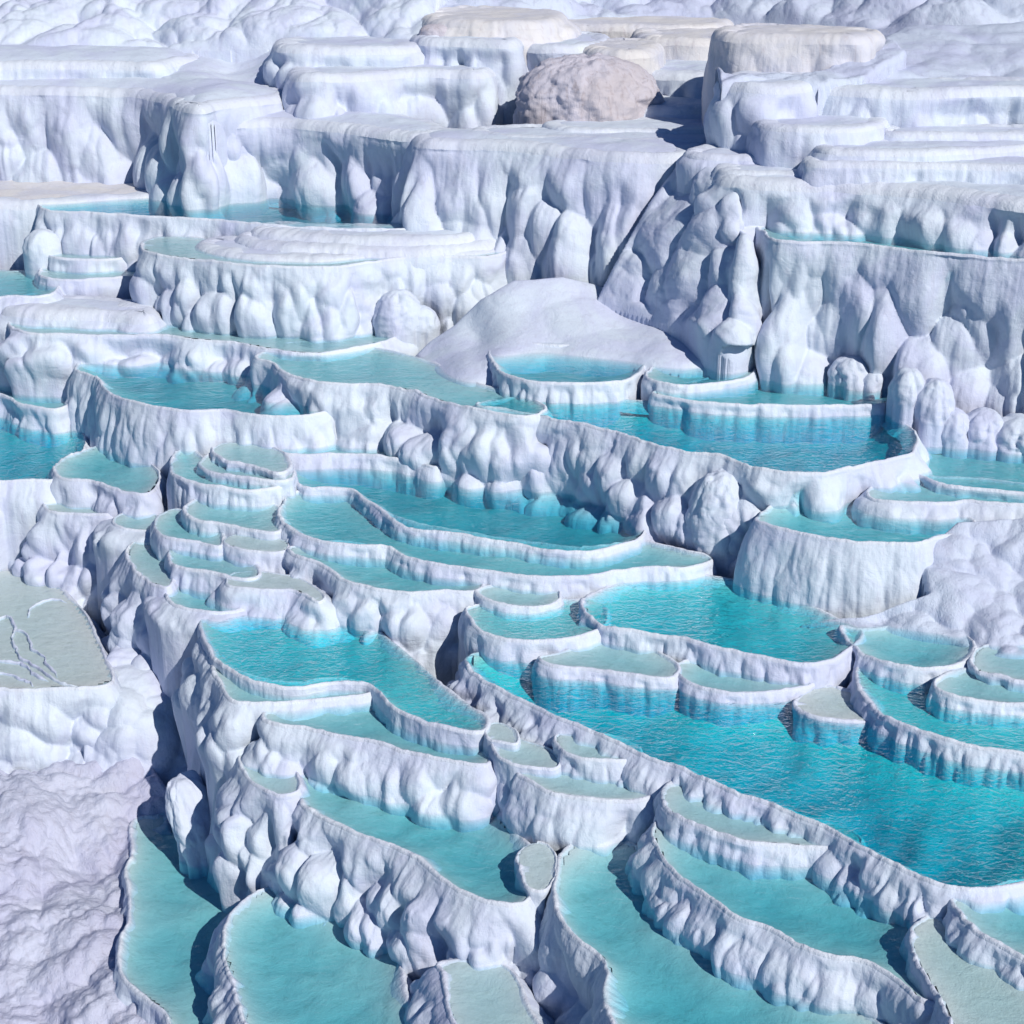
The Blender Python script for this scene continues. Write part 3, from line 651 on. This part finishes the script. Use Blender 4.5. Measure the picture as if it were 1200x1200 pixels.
    # ---- inside: pool bed (or dry top)
    dec = P[::max(1, n // 170)]
    g = gb
    lo, hi = P.min(0), P.max(0)
    gx = np.arange(lo[0], hi[0] + g, g); gy = np.arange(lo[1], hi[1] + g, g)
    GX, GY = np.meshgrid(gx, gy); Q = np.stack([GX.ravel(), GY.ravel()], 1)
    sd = poly_dist(Q, dec)
    if dry:
        zf = cz.mean() - 0.02 + t.get('rise', 0.0) * (1 - np.exp(-np.maximum(sd, 0) / (0.35 * size))) - 0.07 * (1 - sstep(0.1, 0.8, sd)) + 0.04 * sstep(0.3, 1.2, sd) * fbm(Q[:, 0] * 1.2, Q[:, 1] * 1.2, seed=seed)
    else:
        df = line_dist(Q, fl[::4] if len(fl) > 12 else fl)
        dr = line_dist(Q, rl[::4] if len(rl) > 12 else rl)
        dep = t['depth'] * (1 - np.exp(-df / t.get('sig', 0.45))) * (1 - np.exp(-dr / t.get('rl', 0.45)))
        dep *= 1 + 0.22 * fbm(Q[:, 0] * 0.5, Q[:, 1] * 0.5, seed=seed) + 0.06 * fbm(Q[:, 0] * 2.2, Q[:, 1] * 2.2, seed=seed + 2)
        zf = z - min(0.035, 0.4 * t['depth']) - dep
        zf = np.where(sd < 0.02, zf - 0.03, zf)
    nxg, nyg = len(gx), len(gy)
    idx = np.arange(nxg * nyg).reshape(nyg, nxg)
    f = np.stack([idx[:-1, :-1], idx[:-1, 1:], idx[1:, 1:], idx[1:, :-1]], -1).reshape(-1, 4)
    f = f[(sd[f] > -0.01).all(1)]
    if len(f):
        v, f = compact(np.column_stack([Q, zf]) - org, f)
        mesh_obj('dry_top' if dry else 'pool_bed', v, f, (M[t['top']] if 'top' in t else rockm) if dry else M[t.get('bed', 'bed')], R)
    if not dry:
        wp = P[::max(1, n // 220)]
        m = len(wp)
        bot = z - t['depth'] * 1.6 - 0.35
        tri = tessellate_polygon([[Vector((x, y, 0)) for x, y in wp]])
        vv = np.vstack([np.column_stack([wp, np.full(m, z)]), np.column_stack([wp, np.full(m, bot)])]) - org
        ff = []
        for a, b_, c in tri:
            p, q, r_ = wp[a], wp[b_], wp[c]
            if (q[0] - p[0]) * (r_[1] - p[1]) - (q[1] - p[1]) * (r_[0] - p[0]) < 0: b_, c = c, b_
            ff.append((a, b_, c)); ff.append((a + m, c + m, b_ + m))
        for i in range(m):
            j = (i + 1) % m
            ff.append((i, i + m, j + m)); ff.append((i, j + m, j))
        mesh_obj('water', vv, np.array(ff), M[t.get('wat', 'water')], R, smooth=False)
    ins = Q[sd > 0.35][::max(1, int((sd > 0.35).sum() // 12))]
    OUT.append((np.vstack([P[::max(1, n // 22)], ins]), z - t['depth'] - 0.45 if not dry else z - 0.5, np.hypot(*P.T).mean()))
    return R
for k, t in T.items(): build(k, t)

# ------------------------------------------------------------------ terrain under and between the terraces
def zc(expr):
    k, d = expr.split(':') if ':' in expr else (expr, '0')
    return Z[k] + float(d)
def terrain():
    pts, zs, am, pw = [], [], [], []
    for P, z, D in OUT:
        pts.append(P); zs.append(np.full(len(P), z)); am.append(np.full(len(P), 0.0))
    # beyond the terraces the hillside goes on rising
    zt = max(Z.values())
    for yy, zz in ((80, 19.5), (92, 22), (120, 29), (170, 42), (240, 58), (330, 75)):
        for xx in np.linspace(-0.62, 0.62, 9):
            pts.append(np.array([[xx * yy, yy]])); zs.append(np.array([zz + 1.0 * math.sin(xx * 40)])); am.append(np.array([0.8]))
    pts, zs, am = np.vstack(pts), np.concatenate(zs), np.concatenate(am)
    ang = np.radians(np.linspace(-31, 31, 380))
    rad = np.geomspace(24, 330, 560)
    AG, RG = np.meshgrid(ang, rad)
    X = RG * np.sin(AG); Y = RG * np.cos(AG)
    H = np.empty(X.shape); L = np.empty(X.shape)
    for i in range(0, X.shape[0], 8):
        d2 = (X[i:i + 8, :, None] - pts[:, 0]) ** 2 + (Y[i:i + 8, :, None] - pts[:, 1]) ** 2 + 0.05
        w = 1 / d2 ** 2 * np.exp(-1.3 * (zs - zs.min()))     # hugs the lower of two neighbouring levels
        sw = w.sum(-1)
        H[i:i + 8] = (w * zs).sum(-1) / sw; L[i:i + 8] = (w * am).sum(-1) / sw
    wx = X + 0.5 * fbm(X * 0.6, Y * 0.6, seed=3); wy = Y + 0.5 * fbm(X * 0.6, Y * 0.6, seed=4)
    H = H - 0.25 + L * (1.1 * (lobes(wx / 1.3, wy / 1.3, 5) - 0.6) + 0.5 * (lobes(wx / 0.5, wy / 0.5, 6) - 0.6)) + L * 0.25 * fbm(X * 2.4, Y * 2.4, seed=8)
    far = sstep(68, 90, RG)
    H = H + far * 1.6 * (lobes(wx / 5, wy / 9, 9) - 0.6) + far * 1.5 * (lobes(wx / 1.7, wy / 2.6, 10) - 0.6) + far * 0.6 * (lobes(wx / 0.7, wy / 1.1, 11) - 0.6)
    v = np.stack([X, Y, H], -1).reshape(-1, 3)
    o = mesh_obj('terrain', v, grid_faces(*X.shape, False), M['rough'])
    o['kind'] = 'structure'
    o['label'] = 'bare rough travertine hillside between the pools'

# ------------------------------------------------------------------ single knobs, bulbs and domes
def knob(px, py, lev, w, h, label, name='travertine_mound', cat='travertine mound', mat='white', lobe=0.25, long=1.0, yaw=0.0, lean=(0, 0), ws=0.55, group=None):
    z = zc(lev); x, y = [float(a) for a in place(px, py, z)]
    D = math.hypot(x, y, CAMH - z); k = D / FPX
    rx = w * k / 2; ry = rx * long; hz = h * k / 0.93
    x += x / D * ry * 0.8; y += y / D * ry * 0.8            # the pixel marks the near foot
    nu, nv = int(np.clip(w * 1.6, 40, 200)), int(np.clip(h * 1.0, 24, 110))
    seed = int(px * 7 + py) % 997
    u = np.linspace(0, 2 * math.pi, nu, endpoint=False); v = np.linspace(0, 1, nv)
    U, V = np.meshgrid(u, v)
    th = V * math.pi / 2                                    # 0 at the foot, pi/2 at the crown
    r = np.cos(th) ** 0.8; zz = np.sin(th)
    L = lobes((U + 0.25 * fbm(V * 4, U, seed=seed)) * rx / ws, V * hz / (ws * 1.6), seed)
    L2 = lobes(U * rx / (ws * 0.45), V * hz / (ws * 0.8), seed + 1)
    fade = 1 - sstep(0.75, 1.0, V)
    wob = 1 + fade * (lobe * (L - 0.75) + 0.3 * lobe * (L2 - 0.75)) + 0.06 * fbm(np.cos(U) * 2, np.sin(U) * 2, V * 3, seed=seed) + 0.03 * fade * fbm(np.cos(U) * rx * 4, np.sin(U) * rx * 4, V * hz * 9, seed=seed + 4)
    X = rx * r * wob * np.cos(U); Y = ry * r * wob * np.sin(U)
    c, s_ = math.cos(yaw), math.sin(yaw)
    X, Y = X * c - Y * s_, X * s_ + Y * c
    Zq = hz * zz * (1 + 0.05 * fbm(X * 2, Y * 2, seed=seed)) + 0.0
    X = X + lean[0] * zz * hz; Y = Y + lean[1] * zz * hz
    v0 = np.stack([X, Y, Zq], -1).reshape(-1, 3)
    skirt = np.stack([X[0], Y[0], Zq[0] - 0.8], -1)
    vv = np.vstack([skirt, v0])
    o = mesh_obj(name, vv, grid_faces(nv + 1, nu, True), M[mat])
    o.location = (x, y, z)
    o['label'] = label; o['category'] = cat
    if group: o['group'] = group
    return o

def slope_patch(name, label, cat, poly, ctl, lump, size, mat='white', step=2.0, stretch=1.0, fine=0.35, tuck=10.0, anchor=None):
    """a bare slope: a smooth sheet through surveyed points, piled with rounded lumps"""
    poly = pix(poly)
    c = []
    dy = 0.0
    if anchor:                                              # distances were surveyed relative to this terrace
        fr = T[anchor[0]]['front']; m_ = fr[len(fr) // 2]; dy = (Z[anchor[0]] - CAMH) * float(slope(*m_)) - anchor[1]
    for p in ctl.split():
        px, py, v = p.split(','); px, py = float(px), float(py)
        zz = zc(v.replace('@', ':')) if v[0].isalpha() else CAMH + (float(v) + dy) / float(slope(px, py))
        c.append((px / 100, py / 100, zz))
    c = np.array(c)
    def U(d2): return 0.5 * d2 * np.log(d2 + 1e-9)
    n = len(c)
    K = U(((c[:, None, :2] - c[None, :, :2]) ** 2).sum(-1)) + 0.02 * np.eye(n)
    P_ = np.column_stack([np.ones(n), c[:, :2]])
    Am = np.block([[K, P_], [P_.T, np.zeros((3, 3))]])
    sol = np.linalg.solve(Am, np.concatenate([c[:, 2], np.zeros(3)]))
    lo, hi = poly.min(0), poly.max(0)
    gx = np.arange(lo[0], hi[0] + step, step); gy = np.arange(lo[1], hi[1] + step, step * 0.7)
    GX, GY = np.meshgrid(gx, gy)
    q = np.stack([GX.ravel() / 100, GY.ravel() / 100], 1)
    zz = np.empty(len(q))
    for i in range(0, len(q), 20000):
        qq = q[i:i + 20000]
        zz[i:i + 20000] = U(((qq[:, None] - c[None, :, :2]) ** 2).sum(-1)) @ sol[:n] + sol[n] + qq @ sol[n + 1:]
    X, Y = place(GX.ravel(), GY.ravel(), zz)
    S = np.stack([X, Y, zz], -1).reshape(*GX.shape, 3)
    du = np.gradient(S, axis=1); dv = np.gradient(S, axis=0)
    nn = np.cross(dv, du); nn /= np.linalg.norm(nn, axis=-1, keepdims=True) + 1e-9
    nn *= np.sign(nn[..., 2:3] + 1e-9)
    seed = zlib.crc32(name.encode() + label.encode()) % 991
    w = [S[..., k] + 0.3 * size * fbm(S[..., 0] / size, S[..., 1] / size, S[..., 2] / size, seed=seed + k, n=2) for k in range(3)]
    d = lump * 1.5 * (lobes3(w[0] / size, w[1] / size, w[2] / size / stretch, seed) - 0.7)
    d += lump * fine * 1.4 * (lobes3(w[0] / size * 2.6, w[1] / size * 2.6, w[2] / size * 2.6 / stretch, seed + 1) - 0.7)
    d += (0.10 if mat == 'crust' else 0.03) * lump * fbm(S[..., 0] * 5, S[..., 1] * 5, S[..., 2] * 5, seed=seed + 9, n=4)
    sd = poly_dist(np.stack([GX.ravel(), GY.ravel()], 1), poly).reshape(GX.shape)
    S = S + nn * (d * sstep(-2, tuck * 1.4, sd))[..., None]
    S[..., 2] -= 0.25 * (1 - sstep(0, tuck, sd)) ** 2             # tuck the edges under the neighbours
    ny, nx = GX.shape
    idx = np.arange(ny * nx).reshape(ny, nx)
    f = np.stack([idx[:-1, :-1], idx[1:, :-1], idx[1:, 1:], idx[:-1, 1:]], -1).reshape(-1, 4)
    f = f[(sd.ravel()[f] > 0).all(1)]
    v, f = compact(S.reshape(-1, 3), f)
    e = np.concatenate([f[:, [0, 1]], f[:, [1, 2]], f[:, [2, 3]], f[:, [3, 0]]]); es = np.sort(e, 1)
    _, inv, cnt = np.unique(es, axis=0, return_inverse=True, return_counts=True)
    e = e[cnt[inv.ravel()] == 1]                            # open border: carry it down into the ground
    n0 = len(v); v = np.vstack([v, v - [0, 0, 2.5]]); f = np.vstack([f, np.stack([e[:, 1], e[:, 0], e[:, 0] + n0, e[:, 1] + n0], 1)])
    v, f = compact(v, f)
    org = v.mean(0); org[2] = v[:, 2].min()
    o = mesh_obj(name, v - org, f, M[mat])
    o.location = org
    o['label'] = label; o['category'] = cat
    if name not in ('rugged_bluff', 'knoll_ridge'): OUT.append((v[::max(1, len(v) // 60), :2], v[:, 2].min() - 0.1, 0))
    return o
slope_patch('smooth_mound', 'smooth pale mound sloping down to the half moon teal pool', 'travertine slope',
    '480,415 500,395 530,375 560,345 600,322 660,318 710,330 765,356 825,380 862,402 850,422 800,432 740,424 640,424 600,450 560,462 510,445',
    '540,385,52.0 570,350,52.2 605,330,52.6 655,325,52.9 700,334,53.2 750,358,52.4 800,378,51 850,400,49 885,425,46.8 800,427,47.5 740,414,48.5 640,404,49.7 560,400,51.2 620,365,51.4 700,370,51.0 780,395,49.3 500,400,W6@0.1 500,425,W6@-0.1 540,452,W6@-0.1 590,450,W6@-0.1 545,424,W6@0.3 580,420,W3@0.0', 0.10, 2.0, fine=0.15, anchor=('J1', 53.2))
slope_patch('lumpy_slope', 'lumpy blue grey slope between the mint pool and the oval green pool', 'travertine slope',
    '1075,640 1120,606 1270,596 1270,775 1150,775 1112,752 1030,738 930,722 1010,715 1085,690',
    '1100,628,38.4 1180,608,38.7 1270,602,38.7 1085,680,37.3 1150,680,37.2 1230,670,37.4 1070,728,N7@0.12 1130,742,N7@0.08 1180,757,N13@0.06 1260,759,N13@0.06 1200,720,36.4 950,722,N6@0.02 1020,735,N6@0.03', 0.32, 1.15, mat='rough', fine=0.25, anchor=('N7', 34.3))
slope_patch('rough_slope', 'rough grey slope of wind carved ripples beside the narrow green pool', 'travertine slope',
    '-60,870 100,875 170,872 205,930 200,968 160,972 158,1000 152,1020 155,1070 147,1095 145,1128 160,1160 200,1190 225,1260 -60,1260',
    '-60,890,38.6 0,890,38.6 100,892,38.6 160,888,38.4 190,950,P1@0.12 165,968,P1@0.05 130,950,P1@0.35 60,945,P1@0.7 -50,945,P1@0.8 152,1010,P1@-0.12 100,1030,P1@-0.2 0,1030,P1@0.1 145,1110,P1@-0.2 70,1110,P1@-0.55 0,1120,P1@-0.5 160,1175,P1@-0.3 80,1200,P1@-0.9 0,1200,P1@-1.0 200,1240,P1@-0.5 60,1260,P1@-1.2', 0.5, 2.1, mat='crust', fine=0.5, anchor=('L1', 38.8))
slope_patch('crevice_slope', 'tumbled lobes at the bottom of the dark crevice', 'travertine slope',
    '100,790 140,740 200,760 240,860 285,960 285,1010 250,990 205,968 150,940 95,900',
    '120,800,L1@-0.25 150,760,L1@0.1 200,790,L1@-0.4 150,850,38.5 110,885,38.4 185,895,38.4 230,890,38.7 240,935,38.1 160,930,37.9 200,962,37.5 260,965,37.8 280,1005,36.6', 0.26, 0.9, stretch=1.7, fine=0.2, anchor=('L1', 39.0))
slope_patch('bulb_buttress', 'buttress of piled bulbs between the tallest cliff and the shadowed cliff', 'flowstone buttress',
    '795,180 825,184 870,205 915,255 925,300 915,360 905,425 860,418 800,382 760,366 695,350 725,290 760,230',
    '806,186,53.6 830,205,52.2 865,226,50.4 890,262,49.6 892,300,49.0 885,350,48.2 880,405,47.2 850,402,47.0 912,262,52.0 915,300,51.5 912,350,50.5 905,420,49.0 800,372,49.4 760,358,50.8 705,343,52.2 735,290,52.4 768,240,53.0 800,300,50.6 845,300,48.8 835,250,50.4', 0.6, 1.35, stretch=1.7, step=1.8, fine=0.12, anchor=('W4', 46.2))
slope_patch('snowy_slope', 'gently waved white slope beside the lumpy lavender terraces', 'travertine slope',
    '175,80 225,54 345,46 362,92 352,112 440,128 420,146 330,144 250,140 205,122',
    '195,110,Z1 230,122,Z1 290,134,Z2@0.02 350,136,Z2@0.02 425,136,Z2@0.05 350,112,60.5 345,88,61.5 335,56,64 230,62,66 200,78,63.5 270,95,62.5', 0.14, 2.2, fine=0.25, anchor=('Z2', 57.0))
slope_patch('rubble_flat', 'brownish rubble flat at the foot of the far cream block', 'travertine slope',
    '836,70 850,84 900,84 960,82 1000,60 1040,40 1065,60 1010,92 960,100 900,92 845,96',
    '840,80,55.6 860,86,55.0 930,86,55.2 1000,74,56.6 1040,50,58.8 850,95,53.9 960,96,54.3 1050,62,57.4', 0.18, 1.2, mat='rough', fine=0.4, tuck=3.0, step=1.4, anchor=('R7', 53.6))
slope_patch('streaked_slope', 'blue streaked slope behind the far curtain wall', 'travertine slope',
    '945,98 985,70 1030,40 1060,24 1270,18 1270,100',
    '955,95,55.2 1100,97,55.4 1270,97,55.4 1020,60,58.5 1120,62,58.5 1270,60,58.5 1060,30,63 1180,24,64 1270,22,64 980,75,57', 0.30, 2.4, mat='rough', fine=0.3, anchor=('R6', 52.9))
slope_patch('rugged_bluff', 'rugged pale bluff with pocked steep face at the top of the slope', 'bluff',
    '-70,62 -70,-60 520,-60 505,36 490,50 330,52 160,56',
    '-60,58,66.5 80,52,67 250,50,66.5 400,48,65.5 490,44,64.5 60,10,71 200,0,70.5 300,-20,70 500,-20,69 -60,10,73 -60,-50,78 300,-55,73 500,-55,72', 0.8, 2.6, stretch=2.2, step=1.5, fine=0.35, anchor=('F1', 63.5))
slope_patch('knoll_ridge', 'row of grey blue knolls closing the top of the slope', 'bluff',
    '495,30 500,-60 1270,-60 1270,32 1040,34 960,28 840,22 640,22',
    '500,20,70 640,18,73 800,16,75 960,24,70 1100,26,66 1270,27,65.5 500,-50,78 800,-50,82 1270,-50,74 1100,-10,69', 1.0, 3.4, mat='rough', step=1.5, fine=0.3, anchor=('F4', 62.5))

# winding calcite ridges standing in the muddy pool
def ridge(path, lev, w, hgt, label):
    p = pix(path); z = zc(lev)
    q = np.vstack([p[:1], p, p[-1:]]); tt = np.linspace(0, 1, 14)[:, None]
    c = np.vstack([0.5 * (2 * q[i + 1] + (q[i + 2] - q[i]) * tt + (2 * q[i] - 5 * q[i + 1] + 4 * q[i + 2] - q[i + 3]) * tt ** 2 + (3 * q[i + 1] - q[i] - 3 * q[i + 2] + q[i + 3]) * tt ** 3)[:-1] for i in range(len(p) - 1)])
    x, y = place(c[:, 0], c[:, 1], z); L = np.stack([x, y], 1)
    L += 0.05 * np.stack([fbm(x * 3, y * 3, seed=1), fbm(x * 3, y * 3, seed=2)], 1)
    tg = np.gradient(L, axis=0); nn = np.stack([tg[:, 1], -tg[:, 0]], 1); nn /= np.hypot(*nn.T)[:, None] + 1e-9
    k = np.arange(len(L)); wv = w * (0.7 + 0.4 * fbm(k * 0.25, k * 0.0, seed=3)); end = np.clip(np.minimum(k, len(L) - 1 - k) / 6.0, 0.05, 1)
    rows = [np.column_stack([L + nn * (o * wv)[:, None], z - 0.08 + (hh * hgt * (0.8 + 0.5 * fbm(k * 0.4, k * 0.0 + o, seed=4)) + 0.08) * end * (hh > -0.5)]) for o, hh in ((-1, -1), (-0.7, 0.3), (-0.3, 0.9), (0.1, 1), (0.5, 0.7), (0.8, 0.2), (1, -1))]
    v = np.vstack(rows); org = v.mean(0)
    o = mesh_obj('calcite_ridge', v - org, grid_faces(7, len(L), False)[:, ::-1], M['white'])
    o.location = org; o['label'] = label; o['category'] = 'calcite ridge'
ridge('-20,735 8,722 18,735 15,752 24,768 45,782 72,800 98,804', 'L1', 0.06, 0.05, 'longest winding white ridge crossing the muddy pool')
ridge('18,737 30,742 40,760 55,775 70,797', 'L1', 0.05, 0.04, 'short ridge branching off the longest one in the muddy pool')
ridge('-20,772 0,774 25,778 40,788 62,800', 'L1', 0.06, 0.05, 'pale ridge near the lip of the muddy pool')
ridge('-20,788 10,790 28,797 45,805', 'L1', 0.05, 0.04, 'thin broken ridge just behind the muddy pool lip')
ridge('32,724 40,710 60,702 85,708', 'L1', 0.05, 0.03, 'faint arc shaped ridge at the back of the muddy pool')
knob(842, 650, 'N6:0.2', 84, 84, 'smooth white bulb between the deep blue pool and the fluted wall', ws=0.6, lobe=0.22, long=0.9)
knobs = [(893, 428, 'W5:0.1', 60, 44, 'largest round knob at the near corner of the shadowed cliff'), (872, 424, 'W5:0.1', 36, 24, 'small knob beside the largest one at the cliff corner'),
    (950, 440, 'W5:0', 50, 36, 'single smooth knob half sunk in the green arc of water'), (996, 455, 'W5:0', 50, 30, 'twin knob at the far bank of the green arc of water'),
    (1024, 458, 'W5:0', 28, 18, 'smallest knob touching the twin one'), (1062, 482, 'W5:0', 42, 44, 'tapering knob where the green arc of water ends'),
    (1092, 498, 'W5:-0.3', 48, 46, 'pointed lump behind the rounded white end of the deep blue pool'), (1114, 520, 'X1:0.1', 44, 34, 'low lump at the corner of the green pool under the cliff'),
    (1150, 524, 'X1:0', 56, 34, 'broad low lump on the bank of the green pool under the cliff'), (1192, 530, 'X1:0', 64, 30, 'squat lump on the green pool bank next to the broad low lump')]
for px, py, lev, w, h, lab in knobs: knob(px, py, lev, w, h, lab, ws=0.6, lobe=0.5, long=1.2)
knob(684, 140, 'R5b:0', 168, 60, 'broad rust tinged dome on the far shelf with layered cracked skin', 'flowstone_dome', 'flowstone dome', mat='tan', lobe=0.32, ws=2.2, long=0.9)
knob(52, 302, 'K5:-0.1', 46, 26, 'white ball shaped lump beside the fluted drum wall', ws=0.8, lobe=0.15)
knob(468, 393, 'K1:0', 58, 46, 'double lobed lump at the corner of the big white block', ws=1.0, lobe=0.35)
knob(495, 392, 'K1:0', 40, 28, 'low lump leaning on the double lobed one', ws=0.5, lobe=0.35)
knob(246, 1012, 'P1:-0.1', 70, 84, 'slanting ridge of rock rising from the narrow green pool', 'rock_ridge', 'rock ridge', ws=0.6, lobe=0.35, long=0.75, yaw=0.9, lean=(-0.35, 0.3))
knob(510, 40, 'F4:0.1', 36, 9, 'flat rust red boulder on the far blue terrace', 'boulder', 'boulder', mat='tan', ws=0.8, lobe=0.3)
terrain()
